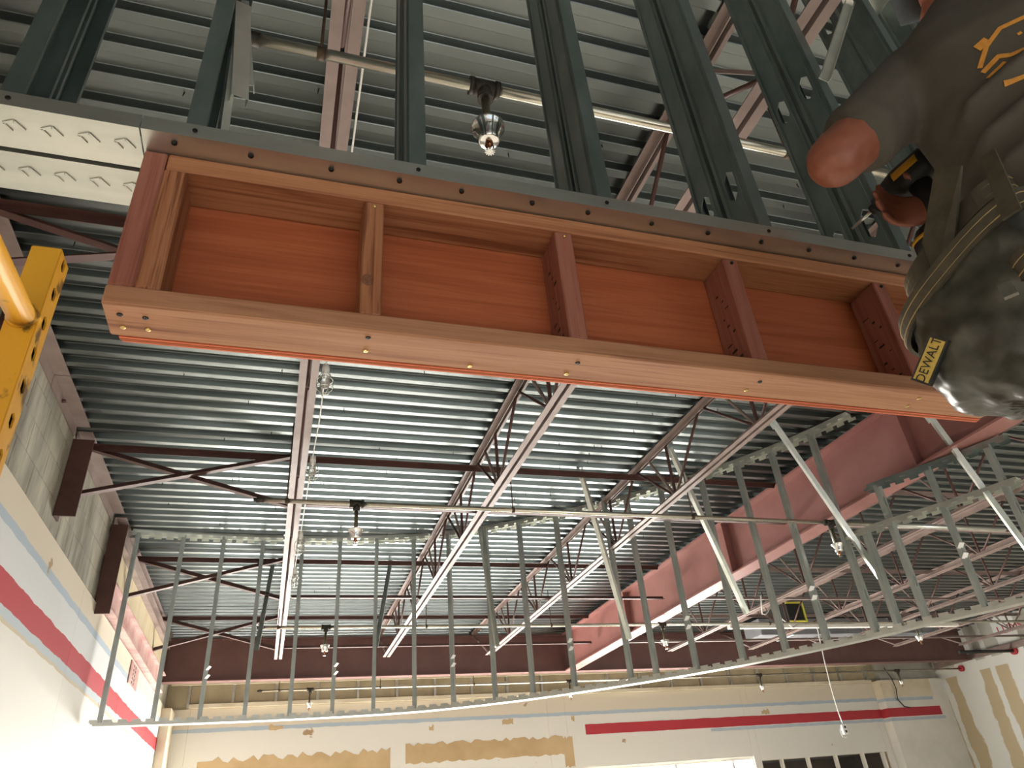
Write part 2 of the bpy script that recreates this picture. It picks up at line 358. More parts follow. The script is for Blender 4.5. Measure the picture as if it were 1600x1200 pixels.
# right wall of taped drywall
wall_r = mk('wall_right', G().box((XR, YN-.2, FLOOR), (XR+.2, YF+.2, DK+.08)), 'mud_wall', kind='structure')
mk('ledger', G().bbox((XR-.13, -2, 2.16), (XR-.001, 12.9, 2.26), .005), 'red_steel', wall_r)
# wall behind the camera, with the glazed shop front
wn = mk('wall_near', G().box((XL-.2, YN-.2, 1.15), (XR+.2, YN, DK+.08)), 'drywall_white', kind='structure')
def window(name, x0, x1, yy, z0, z1, mt_, muls, face=-1):
    w = thing(name, ((x0+x1)/2, yy, z0), kind='structure')
    xs = [x0] + muls + [x1]
    for a, b_ in zip(xs[:-1], xs[1:]): mk('pane', G().box((a+.02, yy+.05*-face, z0+.03), (b_-.02, yy+.06*-face, z1-.03)), mt_, w)
    for x in xs: mk('mullion', G().bbox((x-.025, yy-.01, z0), (x+.025, yy+.07, z1), .003), 'frame_white', w)
    mk('head', G().bbox((x0, yy-.012, z1-.05), (x1, yy+.072, z1), .003), 'frame_white', w)
    mk('sill', G().bbox((x0, yy-.012, z0), (x1, yy+.072, z0+.05), .003), 'frame_white', w)
window('window_1', 5.1, 8.8, YF+.01, -1.3, WZ, 'sky_far', [6.05, 7.15, 8.35])
window('window_2', -1.2, 4.75, YF+.01, -1.3, WZ, 'sky_far', [0, 1.2, 2.4, 3.6])  # left stretch is unseen, added to throw more light on the deck ribs
window('window_3', XL, XR, YN-.08, FLOOR+.02, 1.15, 'pane_glass', [.5, 2.6, 4.7, 6.8, 8.9, 11.0], 1)
# unglazed opening to a dark back room, with its studs
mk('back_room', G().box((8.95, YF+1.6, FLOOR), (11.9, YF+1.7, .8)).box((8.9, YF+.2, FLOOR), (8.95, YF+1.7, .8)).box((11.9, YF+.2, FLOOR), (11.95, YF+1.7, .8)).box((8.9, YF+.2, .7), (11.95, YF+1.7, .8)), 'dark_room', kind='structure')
dr = thing('door_1', (10.4, YF+.05, FLOOR), kind='structure')
for x in (8.97, 9.45, 10.05, 10.7, 11.35, 11.85): mk('opening_stud', G().bbox((x-.02, YF+.02, FLOOR+.01), (x+.02, YF+.11, .68), .002), 'frame_white', dr)

# ------------------------------------------------------------------ steel: left wall ledger and frames
ANG = lambda a, t, sx=1: [(0, 0), (sx*a, 0), (sx*a, t), (sx*t, t), (sx*t, a), (0, a)]
led = thing('ledger_angle', (XL+.05, 4, 2.7), 'long maroon steel ledger angle bolted along top of the grey block wall', 'steel angle')
ys = [-2, 1.2, 3.7, 4.62, 5.35]
for a, b_ in list(zip(ys[:-1], ys[1:])) + [(5.42, 7.05), (7.15, 11.9)]:
    mk('angle_length', G().prism([(0, 0), (.1, 0), (.1, -.008), (.008, -.008), (.008, -.09), (0, -.09)], (XL+.01, a+.004, DK-.004), (XL+.01, b_-.004, DK-.004)), 'red_steel', led)
for yy in (4.1, 4.9, 5.8, 6.4): mk('bolt', G().cyl((XL+.018, yy, DK-.05), (XL+.04, yy, DK-.05), .014, n=6), 'dark_steel', led)
def wallpost(yy, z0, z1, lab):
    mk('bracket_post', G().prism([(0, 0), (-.14, 0), (-.14, .012), (-.012, .012), (-.012, .115), (0, .115)], (XL+.012, yy, z0), (XL+.011, yy, z1), (0, 1, 0)), 'dark_steel', None, lab, 'steel post', 'bracket posts on the left wall')
wallpost(5.37, 2.08, DK-.1, 'short dark steel bracket hanging on grey block wall where crossed bridging meets it')
wallpost(7.1, 1.86, DK-.1, 'longer dark steel post on the left wall at the end of the grey blocks')
wallpost(3.66, 2.1, DK-.1, 'dark steel bracket on grey wall beside the yellow scaffold top')
def ibeam(name, p0, p1, w, h, tf, tw, mt_, label, stiff=()):
    pr_ = [(-w/2, 0), (w/2, 0), (w/2, tf), (tw/2, tf), (tw/2, h-tf), (w/2, h-tf), (w/2, h), (-w/2, h), (-w/2, h-tf), (-tw/2, h-tf), (-tw/2, tf), (-w/2, tf)]
    return mk(name, G().prism(pr_, p0, p1), mt_, None, label, 'steel beam')
ibeam('wall_beam', (XL+.06, 7.25, 2.56), (XL+.06, 11.75, 2.56), .1, .13, .012, .01, 'red_steel', 'upper maroon beam on left wall above the tan plywood strip')
ibeam('wall_beam', (XL+.06, 7.25, 1.97), (XL+.06, 11.75, 1.97), .1, .24, .012, .01, 'pink_steel', 'lower faded pink beam on left wall below the tan plywood strip')
for i in range(4): mk('plywood_strip', G().bbox((XL+.031, 7.3+1.11*i, 2.215), (XL+.05, 8.4+1.11*i, 2.555), .002), 'ply_tan', wl)
bp = mk('bolted_plate', G().bbox((XL+.031, 9.3, 1.68), (XL+.045, 9.9, 1.925), .003), 'pink_steel', None, 'pinkish steel plate with a double column of bolt holes on left wall', 'steel plate')
for i in range(5):
    for j in range(2): mk('bolt_hole', G().cyl((XL+.044, 9.5+.12*j, 1.72+.043*i), (XL+.0475, 9.5+.12*j, 1.72+.043*i), .016, n=8), 'black', bp)
# girders
gd = ibeam('girder', (4.76, -2, 2.13), (4.76, 11.82, 2.13), .2, .6, .018, .012, 'girder', 'deep red girder running away from the camera under the roof deck')
for yy in (3.9, 6.6, 9.3): mk('stiffener_plate', G().box((4.67, yy, 2.15), (4.755, yy+.012, 2.71)), 'girder', gd)
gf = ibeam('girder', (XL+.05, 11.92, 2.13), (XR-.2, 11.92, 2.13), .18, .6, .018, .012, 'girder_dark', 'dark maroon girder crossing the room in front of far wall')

# ------------------------------------------------------------------ bar joists
ZB, ZT = 2.25, 2.772
def joist(X, y0, label, yend=11.05, mt_='red_steel'):
    t = thing('bar_joist', (X, y0, ZB), label, 'steel joist', 'open web joists under the deck')
    a, gp = .041, .0115
    for s in (-1, 1):
        L_ = [(s*gp, 0), (s*(gp+a), 0), (s*(gp+a), .005), (s*(gp+.005), .005), (s*(gp+.005), a), (s*gp, a)]
        mk('bottom_chord_angle', G().prism(L_, (X, y0, ZB), (X, yend, ZB)), mt_, t)
        mk('top_chord_angle', G().prism([(x, -z) for x, z in L_], (X, y0, ZT), (X, 11.98, ZT)), mt_, t)
    p = 1.24; k0 = math.floor((y0 - 5.555) / p) + 1; yn = 5.555 + k0 * p
    while yn < 11.9:
        for e in (-.62, .62):
            if y0 < yn + e < yend: mk('web_rod', G().cyl((X, yn + e*.06, ZT-.03), (X, yn + e*.97, ZB+.02), .0115, n=8), 'dark_steel', t)
        if yn + .62 < yend and yn + .62 > y0:
            mk('web_strut', G().bar((X, yn+.62, ZB+.02), (X, yn+.62, ZT-.03), .022, .016, (0, 1, 0)), 'dark_steel', t)
            mk('web_strut', G().bar((X, yn+.95, ZT-.03), (X, yn+.64, ZB+.03), .02, .016, (0, 1, 0)), 'red_steel', t)
        yn += p
    mk('end_strut', G().cyl((X, 11.9, ZT-.03), (X, yend-.03, ZB+.03), .014, n=8), 'red_steel', t)
    mk('bearing_seat', G().bar((X, 11.8, 2.752), (X, 12.0, 2.752), .09, .034), mt_, t)
    return t
labs = ['leftmost bar joist, seen from straight below with string lights along its side', 'second bar joist from the left block wall', 'third bar joist from the left, last before the red girder',
        'first bar joist to the right of the red girder', 'second bar joist to the right of the red girder', 'third bar joist right of the red girder', 'fourth bar joist right of the red girder', 'rightmost bar joist, by the taped drywall wall']
for X, lb in zip((.04, 1.56, 3.12, 6.25, 7.8, 9.35, 10.9, 12.45), labs): joist(X, -1.2, lb)
# bridging
def bridging(yy, label):
    t = thing('bridging', (1.6, yy, 2.26), label, 'steel bridging', 'rows of bridging between the joists')
    for x0, x1 in ((XL+.02, 4.66), (4.87, XR-.01)):
        for z, s in ((ZT-.05, -1), (ZB+.044, 1)):
            if z < 2.4 and x0 < 0: x0_ = .11
            else: x0_ = x0
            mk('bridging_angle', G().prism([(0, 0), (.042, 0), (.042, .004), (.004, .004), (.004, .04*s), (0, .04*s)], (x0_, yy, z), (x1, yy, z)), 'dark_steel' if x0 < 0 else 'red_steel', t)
    mk('cross_brace', G().prism(ANG(.05, .005), (XL+.05, yy+.03, 2.70), (.0, yy+.03, 2.28)), 'dark_steel', t)
    mk('cross_brace', G().prism(ANG(.05, .005), (XL+.05, yy-.02, 2.28), (.0, yy-.02, 2.70)), 'dark_steel', t)
bridging(3.0, 'nearest row of dark bridging, mostly hidden behind the wooden box')
bridging(5.56, 'row of dark steel bridging with crossed braces against the grey block wall')
bridging(8.17, 'middle row of steel bridging seen through the curved stud frame')
bridging(10.6, 'farthest row of steel bridging just before the dark far girder')

def at(px, py, ax, val):     # point where the sight line through a photo pixel meets a plane of the room
    d = RT*((px-800)/1112.55) - UP*((py-600)/1112.55) + FW; return d * (val / d['XYZ'.index(ax)])

# ------------------------------------------------------------------ near wall frame of steel studs
def holed(g, A, U, V, w, z0, z1, holes, hw=.019, hh=.05, ch=.02):
    """strip of sheet from A, U across (width w), V along, with long six-sided holes at the given heights"""
    A, U, V = Vector(A), Vector(U), Vector(V)
    p = lambda u, v: A + U*u + V*v
    def poly(pts): g.add([p(*q) for q in pts], [list(range(len(pts)))])
    z = z0; c = w/2
    for h in sorted(holes):
        if not z0 + hh < h < z1 - hh: continue
        poly([(0, z), (w, z), (w, h-hh), (c, h-hh), (0, h-hh)])
        poly([(0, h-hh), (c, h-hh), (c-hw, h-hh+ch), (c-hw, h+hh-ch), (c, h+hh), (0, h+hh)])
        poly([(w, h-hh), (w, h+hh), (c, h+hh), (c+hw, h+hh-ch), (c+hw, h-hh+ch), (c, h-hh)])
        z = h+hh
    poly([(0, z), (w, z), (w, z1), (0, z1)]); return g
def cstud(o, across, out, D, FL, z0, z1, holes=(), lip=.009):
    """C stud: o = corner of web, across = direction of web, out = direction of flanges"""
    o, a, u = Vector(o), Vector(across), Vector(out); Z = Vector((0, 0, 1)); g = G()
    holed(g, o, a, Z, D, z0, z1, holes)
    q = lambda *ps: g.add([o + a*x + u*y + Z*z for x, y, z in ps], [list(range(len(ps)))])
    for x, l in ((0, lip), (D, D-lip)):
        q((x, 0, z0), (x, FL, z0), (x, FL, z1), (x, 0, z1)); q((x, FL, z0), (l, FL, z0), (l, FL, z1), (x, FL, z1))
    for k in (.15, .85):     # stiffening ribs rolled into the web
        q((D*k-.004, -.0008, z0), (D*k, -.0035, z0), (D*k, -.0035, z1), (D*k-.004, -.0008, z1)); q((D*k, -.0035, z0), (D*k+.004, -.0008, z0), (D*k+.004, -.0008, z1), (D*k, -.0035, z1))
    return g
SW = thing('stud_wall', (.6, 1.05, 1.09), 'double row of dark steel studs standing on the track above the wooden box', 'wall frame')
rights = [-1.40, -.985, -.498, -.206] + [.2 + .404*k for k in range(8)]
kn = {(-.498): [1.36], (1.008): [1.30], (1.412): [1.26, 1.82]}
for r in rights:
    for row, Y0 in ((0, .957), (1, 1.0615)):
        hs = kn.get(round(r, 3), [2.45]); hs = [h + .02*row for h in hs]
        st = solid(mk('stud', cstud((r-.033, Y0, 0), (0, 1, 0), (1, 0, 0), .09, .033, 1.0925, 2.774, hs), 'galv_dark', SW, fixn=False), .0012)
        if row == 0: mk('screw', G().cyl((r-.016, Y0-.0045, 1.107), (r-.016, Y0-.001, 1.107), .0045, .0045, 8), 'screw_dark', st)
for row, Y0 in ((0, .9555), (1, 1.060)):
    for x0, x1 in ((-1.52, -.311), (-.3085, 3.2)):
        ch = solid(mk('bottom_track', G().prism([(0, .0335), (0, 0), (-.093, 0), (-.093, .0335)][::-1], (x0, Y0, 1.0905), (x1, Y0, 1.0905), closed=False), 'track', SW, fixn=False), .0012)
        if x0 < -1 or row == 1:
            n = 21 if x0 < -1 else 60
            for i in range(n):      # pressed chevrons on the underside
                xc = (-.34 if x0 < -1 else -.28) + (-.0575*i if x0 < -1 else .0575*i); yc = Y0 + .042
                g = G().bar((xc-.014, yc-.004, 1.0893), (xc+.004, yc-.012, 1.0893), .0045, .0032).bar((xc+.004, yc-.012, 1.0893), (xc+.017, yc+.006, 1.0893), .0045, .0032).bar((xc-.014, yc-.004, 1.0893), (xc-.004, yc+.012, 1.0893), .0045, .0032)
                if x0 < -1 and i < 14: mk('pressed_chevron', g, 'track', ch)
    for xa_, xb_ in ((-1.52, -.03), (.11, 1.49), (1.63, 3.05)): solid(mk('top_track', G().prism([(0, -.0335), (0, 0), (-.093, 0), (-.093, -.0335)], (xa_, Y0, 2.776), (xb_, Y0, 2.776), closed=False), 'track', SW, fixn=False), .0012)
for x in (-.255, -.125, .02, .15, .275, .425, .55, .70, .84, .98, 1.11, 1.24, 1.37):     # screws up through the track into the box
    mk('screw', G().lathe((x, .974, 1.0885), [(.0001, -.003), (.005, -.0025), (.0055, 0), (.0001, .0)], 8), 'screw_dark', SW)
def channel(g, p0, p1, w, h, up): return g.prism([(-w/2, h), (-w/2, 0), (w/2, 0), (w/2, h)], p0, p1, up, closed=False)
def offcut(p0, p1, w, h, up, label): return solid(mk('track_offcut', channel(G(), p0, p1, w, h, up), 'galv_bright', None, label, 'metal offcut', 'offcuts tucked into the studs'), .001)
offcut((-.196, 1.0, 1.60), (-.164, .985, 1.262), .032, .02, (-.3, 1, 0), 'longer pale metal offcut hanging in the stud left of the sprinkler pipe end')
offcut((-.20, 1.03, 1.66), (-.157, 1.03, 1.362), .016, .02, (0, 1, 0), 'narrow pale metal offcut beside the longer one, near the pipe end')
offcut((-.205, 1.01, 1.45), (-.19, 1.0, 1.13), .022, .015, (1, .4, 0), 'bent galvanized strip leaning inside the stud above the box corner')
offcut((1.37, .935, 1.76), (1.66, .935, 2.27), .03, .016, (0, -1, .2), 'bright ribbed metal strip hanging diagonally over studs left of the worker')

# ------------------------------------------------------------------ the wooden box
BX = thing('wooden_box', (.62, 1.05, .737), 'long open reddish wooden frame box with plywood back hanging under the steel track', 'wood frame')
X0, X1, B0, B1, YA, YB = -.307, 1.56, .737, 1.0885, 1.0, 1.089
mk('bottom_board', G().bbox((X0, YA, B0), (X1, YB, B0+.038), .003), 'wood_x2', BX)
mk('top_board', G().bbox((X0+.041, YA+.001, B1-.039), (X1-.04, YB, B1), .003), 'wood_x', BX)
mk('end_board', G().bbox((X0+.001, YA+.001, B0+.0385), (X0+.039, YB, B1), .003), 'wood_z', BX)
mk('end_board', G().bbox((X1-.039, YA+.001, B0+.0385), (X1-.001, YB, B1), .003), 'wood_z', BX)
for i, x in enumerate((-.268, .087, .480, .884, 1.302)):
    b_ = mk('cross_block', G().bbox((x, YA+.0012+.0008*i, B0+.0385), (x+.038, YB, B1-.0395), .003), ('wood_z2', 'wood_z2', 'wood_z', 'wood_z', 'wood_z')[i], BX)
    if i: mk('screw', G().lathe((x+.02, YA+.0015, B1-.052), [(.0001, .003), (.0035, .002), (.004, -.002), (.0001, -.002)], 8, (0, -1, 0)), 'gold_screw' if i < 3 else 'screw_dark', b_)
    if i >= 2:      # lumber stamp: short ink strokes on the side of the block
        for j in range(9):
            z = .80 + .022*j; y_ = 1.03 + .012*((j*7) % 3)
            mk('ink_mark', G().box((x-.0004, y_, z), (x+.0002, y_+random.uniform(.004, .02), z+random.uniform(.002, .006))), 'screw_dark', b_)
mk('plywood_back', G().bbox((X0+.012, YB+.0005, B0+.002), (.985, YB+.0135, B1-.002), .001), 'ply_x', BX)
mk('plywood_back', G().bbox((.9865, YB+.0005, B0+.002), (X1-.002, YB+.0135, B1-.002), .001), 'ply_x', BX)
for i in range(3): mk('ply_layer', G().box((X0+.013+.002*i, YB+.001+.0044*i, B0-.0005-.0005*i), (X1, YB+.0048+.0044*i, B0+.002)), 'ply_edge' if i != 1 else 'ply_x', BX)
for x, y_, c in ((-.284, 1.028, 0), (-.247, 1.030, 0), (-.284, 1.062, 1), (-.247, 1.062, 1), (.105, 1.02, 0), (.105, 1.06, 1), (.30, 1.075, 1), (.50, 1.03, 0), (.492, 1.07, 1), (.905, 1.03, 0), (.895, 1.065, 1), (1.32, 1.03, 1), (1.32, 1.065, 1)):
    mk('screw', G().lathe((x, y_, B0), [(.0001, -.0008), (.002, -.0012), (.0045, -.0015), (.005, 0), (.0001, 0)], 8), 'gold_screw' if c else 'screw_dark', BX)
for p, sx_, sz_ in (((600, 286), .02, .0065), ((574, 437), .010, .013)):
    q = at(p[0], p[1], 'Y', 1.0012); mk('knot', G().ball((q.x, YA+.0012, q.z), 1, 14, (sx_, .0009, sz_)), 'knot', BX)

# ------------------------------------------------------------------ sprinkler pipes
PZ = 2.05
def pendant(t, x, yy, cup=True):
    tee = mk('tee', G().cyl((x-.045, yy, PZ), (x+.045, yy, PZ), .026, n=14).cyl((x-.05, yy, PZ), (x-.035, yy, PZ), .03, n=14).cyl((x+.035, yy, PZ), (x+.05, yy, PZ), .03, n=14).cyl((x, yy, PZ), (x, yy, PZ-.06), .024, .026, n=14), 'cast_iron', t)
    mk('drop', G().cyl((x, yy, PZ-.06), (x, yy, PZ-.22), .0135, n=12), 'olive_pipe', t)
    c = mk('cup', G().lathe((x, yy, PZ-.20), [(.050, .006), (.053, .005), (.053, .0), (.049, -.003), (.042, -.02), (.034, -.046), (.033, -.06), (.028, -.064), (.0005, -.064)], 24), 'chrome', t)
    h = mk('head', G().lathe((x, yy, PZ-.262), [(.012, 0), (.012, -.014), (.008, -.02), (.004, -.024), (.004, -.034), (.0005, -.036)], 12).path([(x-.011, yy, PZ-.272), (x-.013, yy, PZ-.285), (x-.004, yy, PZ-.304)], .0025, 6).path([(x+.011, yy, PZ-.272), (x+.013, yy, PZ-.285), (x+.004, yy, PZ-.304)], .0025, 6), 'brass', t)
    g = G().cyl((x, yy, PZ-.304), (x, yy, PZ-.306), .009, n=12)
    for i in range(12):
        q = math.pi*i/6; g.bar((x+.008*math.cos(q), yy+.008*math.sin(q), PZ-.305), (x+.016*math.cos(q), yy+.016*math.sin(q), PZ-.3055), .004, .0014)
    mk('deflector', g, 'chrome', h)
def hanger(t, x, yy, ztop):
    mk('hanger', G().cyl((x, yy, PZ+.02), (x, yy, ztop), .005, n=8).lathe((x-.011, yy, PZ), [(.0185, 0), (.0215, 0), (.0215, .022), (.0185, .022), (.0185, 0)], 16, (1, 0, 0)), 'rust_dark', t)
def pipe(yy, x0, x1, heads, hangs, label, r=.0167, muls=(), end=True):
    t = thing('sprinkler_pipe', ((x0+x1)/2, yy, PZ-.31), label, 'pipe', 'sprinkler branch pipes under the joists')
    mk('pipe_run', G().cyl((x0, yy, PZ), (x1, yy, PZ), r, n=16), 'pipe', t)
    if end: mk('end_cap', G().cyl((x0-.03, yy, PZ), (x0+.012, yy, PZ), r*1.25, n=14).cyl((x0-.05, yy, PZ), (x0-.028, yy, PZ), r*.8, n=8), 'cast_iron', t)
    for x in heads: pendant(t, x, yy)
    for x, z in hangs: hanger(t, x, yy, z)
    return t
pipe(1.386, -.217, 3.3, [.488, 2.6], [(-.03, ZB+.2), (1.66, ZB+.1)], 'nearest sprinkler pipe, above the wooden box, with one chrome head hanging', .0175)
p2 = pipe(4.879, -.19, 5.3, [.462, 4.57], [(-.02, ZT-.1), (1.64, ZT-.3), (3.2, ZT-.3)], 'sprinkler pipe crossing behind the box, level with the first crossed bridging')
pipe(8.425, -.17, 13.0, [.513, 4.72, 8.8, 11.6], [(-.0, ZT-.3), (1.65, ZT-.3), (3.2, ZT-.3), (6.35, ZT-.3)], 'sprinkler pipe seen through the middle of the curved stud frame')
p4 = pipe(12.32, -.17, XR-.02, [.565, 4.9, 8.75, 12.0], [(.1, ZB+.2), (1.65, ZB+.1), (3.2, ZB)], 'farthest sprinkler pipe running along the far wall below the girder', .0175)
mk('wall_flange', G().cyl((XR-.06, 12.32, PZ), (XR-.001, 12.32, PZ), .06, n=14), 'red_text', p4)
sp = mk('black_pipe_stub', G().cyl((12.3, 11.0, 2.12), (XR-.06, 11.0, 2.12), .03, n=12), 'black', None, 'black pipe stub running into the taped drywall on the right', 'pipe')
mk('wall_flange', G().cyl((XR-.06, 11.0, 2.12), (XR-.001, 11.0, 2.12), .07, n=14), 'red_text', sp)
# lighter tail of the second pipe past its tee
mk('pipe_tail', G().cyl((5.3, 4.879, PZ), (6.6, 4.879, PZ), .022, n=16), 'galv_bright', p2)
mk('drop_arm', G().cyl((4.57, 4.9, PZ), (4.66, 4.99, 1.80), .014, n=10), 'galv_bright', p2)

# ------------------------------------------------------------------ string of work lights along the leftmost joist
sl = thing('string_light', (.11, 4, 2.1), 'string of caged work lights on a white cord along the leftmost joist', 'string lights')
cp = [(.115, -.5, 2.2), (.11, .6, 2.2), (.105, 1.3, 2.2), (.11, 2.4, 2.2), (.125, 3.37, 2.215), (.13, 3.9, 2.19), (.12, 4.5, 2.2), (.115, 5.2, 2.19), (.11, 5.93, 2.2), (.105, 6.4, 2.19), (.1, 6.87, 2.2), (.12, 7.4, 2.2)]
mk('cord', G().path(cp, .004, 6), 'cord_white', sl)
for x, yy in ((.125, 3.37), (.125, 4.5), (.112, 5.93), (.105, 6.87)):
    b_ = mk('lamp_socket', G().lathe((x, yy, 2.19), [(.001, .03), (.018, .03), (.02, .0), (.017, -.03), (.001, -.03)], 12), 'white_plastic', sl)
    mk('bulb', G().lathe((x, yy, 2.16), [(.012, 0), (.02, -.03), (.027, -.055), (.022, -.08), (.001, -.09)], 14), 'glass_clear', b_)
    g = G()
    for i in range(6):
        q = math.pi*i/3; d = lambda r, z: (x + r*math.cos(q), yy + r*math.sin(q), 2.16+z)
        g.path([d(.02, .01), d(.042, -.04), d(.042, -.09), d(.02, -.125), d(.002, -.13)], .0022, 5)
    for z, r in ((-.04, .042), (-.09, .042)): g.path([(x + r*math.cos(math.pi*i/8), yy + r*math.sin(math.pi*i/8), 2.16+z) for i in range(17)], .0022, 5)
    mk('guard_cage', g, 'zinc', b_)

# ------------------------------------------------------------------ curved soffit frame
cv = [(-1.45, 7.49), (-.8, 7.54), (-.12, 7.56), (.6, 7.53), (1.3, 7.42), (1.85, 7.2), (2.36, 6.9), (2.8, 6.56), (3.2, 6.2), (3.52, 5.86), (3.79, 5.54), (4.02, 5.2), (4.22, 4.86), (4.38, 4.52), (4.5, 4.2), (4.63, 3.95), (4.74, 3.72), (4.9, 3.3), (5.0, 2.9), (5.08, 2.4)]
def curve_at(u):     # Catmull-Rom through the plan points
    u = max(0, min(len(cv)-1.0001, u)); i = int(u); t = u - i
    p = [Vector(cv[max(0, min(len(cv)-1, j))]) for j in (i-1, i, i+1, i+2)]
    pos = .5*((2*p[1]) + (-p[0]+p[2])*t + (2*p[0]-5*p[1]+4*p[2]-p[3])*t*t + (-p[0]+3*p[1]-3*p[2]+p[3])*t**3)
    e = .01; return pos
def tang(u): return (curve_at(u+.02) - curve_at(u-.02)).normalized()
us = [i*.01 for i in range((len(cv)-1)*100)]; ptsu = [(u, curve_at(u)) for u in us]
def near_u(x, yy): return min(ptsu, key=lambda q: (q[1].x-x)**2 + (q[1].y-yy)**2)[0]
SF = thing('curved_soffit_frame', (1.5, 6.5, 1.0), 'curved light-gauge stud frame sweeping from left wall across to the right', 'stud frame')
ZS = 1.0
def sweep(name, u0, u1, z, flange, mt_, seg=.085, w=.092, tabs=True):
    n = max(8, int((u1-u0)*8)); g = G(); L_ = []
    for i in range(n+1):
        u = u0 + (u1-u0)*i/n; p = curve_at(u); t = tang(u); nn = Vector((-t.y, t.x)); L_.append((p - nn*w/2, p + nn*w/2))
    vs = [(a.x, a.y, z) for a, b_ in L_] + [(b_.x, b_.y, z) for a, b_ in L_]; q = n+1
    g.add(vs, [(i, i+1, q+i+1, q+i) for i in range(n)])
    f0, f1 = (0, flange*.55)
    for k in (0, 1):
        vs = []
        for h in (f0, f1): vs += [(l[k].x, l[k].y, z+h) for l in L_]
        g.add(vs, [(i, i+1, q+i+1, q+i) for i in range(n)])
    o = solid(mk(name, g, mt_, SF, fixn=False), .0015)
    # slotted flange: separate tabs with gaps between them
    if tabs:
        tot = 0; prev = curve_at(u0); marks = []
        k = 0
        for u, p in ptsu:
            if u < u0 or u > u1: continue
            tot += (p-prev).length; prev = p
            if tot > seg*k: marks.append(u); k += 1
        for u in marks:
            p = curve_at(u); t = tang(u); nn = Vector((-t.y, t.x)); 
            for s in (-1, 1):
                c = p + nn*s*(w/2)
                a, b_ = c - t*seg*.31, c + t*seg*.31
                mk('flange_tab', G().bar((a.x, a.y, z+flange*.78), (b_.x, b_.y, z+flange*.78), .002, flange*.46), mt_, o)
    return o
sweep('bottom_track', 0, len(cv)-1.02, ZS, .05, 'galv_bright', .11)
ut = near_u(4.6, 4.0)
def u_at(x): return min(ptsu, key=lambda q: abs(q[1].x-x))[0]
for xa_, xb_ in ((-1.45, -.03), (.11, 1.49), (1.63, 3.05), (3.19, 4.5)): sweep('top_track', u_at(xa_), u_at(xb_), 2.772, -.06, 'galv_bright', .11)
sweep('stepped_track', near_u(4.5, 4.25), near_u(4.9, 3.3), 2.115, -.05, 'galv', .11)
sweep('lower_track', near_u(4.38, 4.5), near_u(4.9, 3.35), 1.80, -.05, 'galv_bright', .11)
bl = [(157,1133),(239,1125),(312,1127),(382,1124),(452,1121),(518,1116.5),(583,1111),(648,1106),(710,1100),(775,1092),(834,1084),(897,1074),(984,1060),(1025,1054),(1092,1045),(1160,1030),(1229,1017),(1300,1005),(1375,987),(1411,978),(1452,967),(1540,946)]
studp = []
for i, (px, py) in enumerate(bl):
    q = at(px, py, 'Z', 1.045); u = near_u(q.x, q.y); u = max(.12, u); p = curve_at(u); t = tang(u); nn = Vector((-t.y, t.x))
    if nn.y > 0 : nn = nn
    z1 = 2.77 if p.x < 4.42 else 2.112
    if i == 19: z1 = 1.798
    o_ = p - nn*.045
    sg = -1 if px > 500 else 1
    st = solid(mk('stud', cstud((o_.x - t.x*sg*.016, o_.y - t.y*sg*.016, 0), (nn.x, nn.y, 0), (t.x*sg, t.y*sg, 0), .09, .033, ZS+.002, z1, [1.32, 1.95] if i in (13, 15, 17, 18, 20) else ()), 'galv_mid', SF, fixn=False), .0015)
    studp.append((p, t, nn))
    if i in (2, 5, 8, 11, 14, 17, 21):
        for z in (1.39, 1.465): mk('clip', G().bar((p.x - nn.x*.05 + t.x*.005, p.y - nn.y*.05 + t.y*.005, z-.022), (p.x - nn.x*.062 + t.x*.035, p.y - nn.y*.062 + t.y*.035, z+.012), .05, .004), 'white_plastic', st)
for x, yy in ((4.86, 3.42), (4.97, 3.05)):
    u = near_u(x, yy); p = curve_at(u); t = tang(u); nn = Vector((-t.y, t.x)); o_ = p - nn*.045
    solid(mk('stud', cstud((o_.x, o_.y, 0), (nn.x, nn.y, 0), (-t.x, -t.y, 0), .09, .033, ZS+.002, 2.112, [1.6]), 'galv_mid', SF, fixn=False), .0015)
for p0, p1, mt_ in (((2.55, 5.57, 2.77), (3.09, 6.18, 1.37), 'galv_bright'), ((3.21, 5.04, 2.77), (3.84, 5.39, 1.39), 'galv_bright'), ((3.846, 4.405, 2.77), (4.53, 4.48, 1.33), 'galv_bright'), ((4.60, 3.60, 2.45), (4.97, 3.58, 1.30), 'galv_bright'),
                   ((1.98, 7.07, 2.74), (2.06, 7.0, 1.5), 'galv_bright'), ((-.12, 8.52, 2.77), (-.18, 7.66, 1.65), 'galv_mid'), ((1.22, 8.38, 2.77), (.96, 7.52, 1.63), 'galv_mid')):
    br = solid(mk('brace', channel(G(), p0, p1, .042, .035, (0, -.2, 1)), mt_, SF), .0015)
    d = (Vector(p1)-Vector(p0)).normalized(); a = Vector(p0)
    mk('brace_foot', G().bar(a, a + d*.09, .045, .008), 'galv_mid', br)

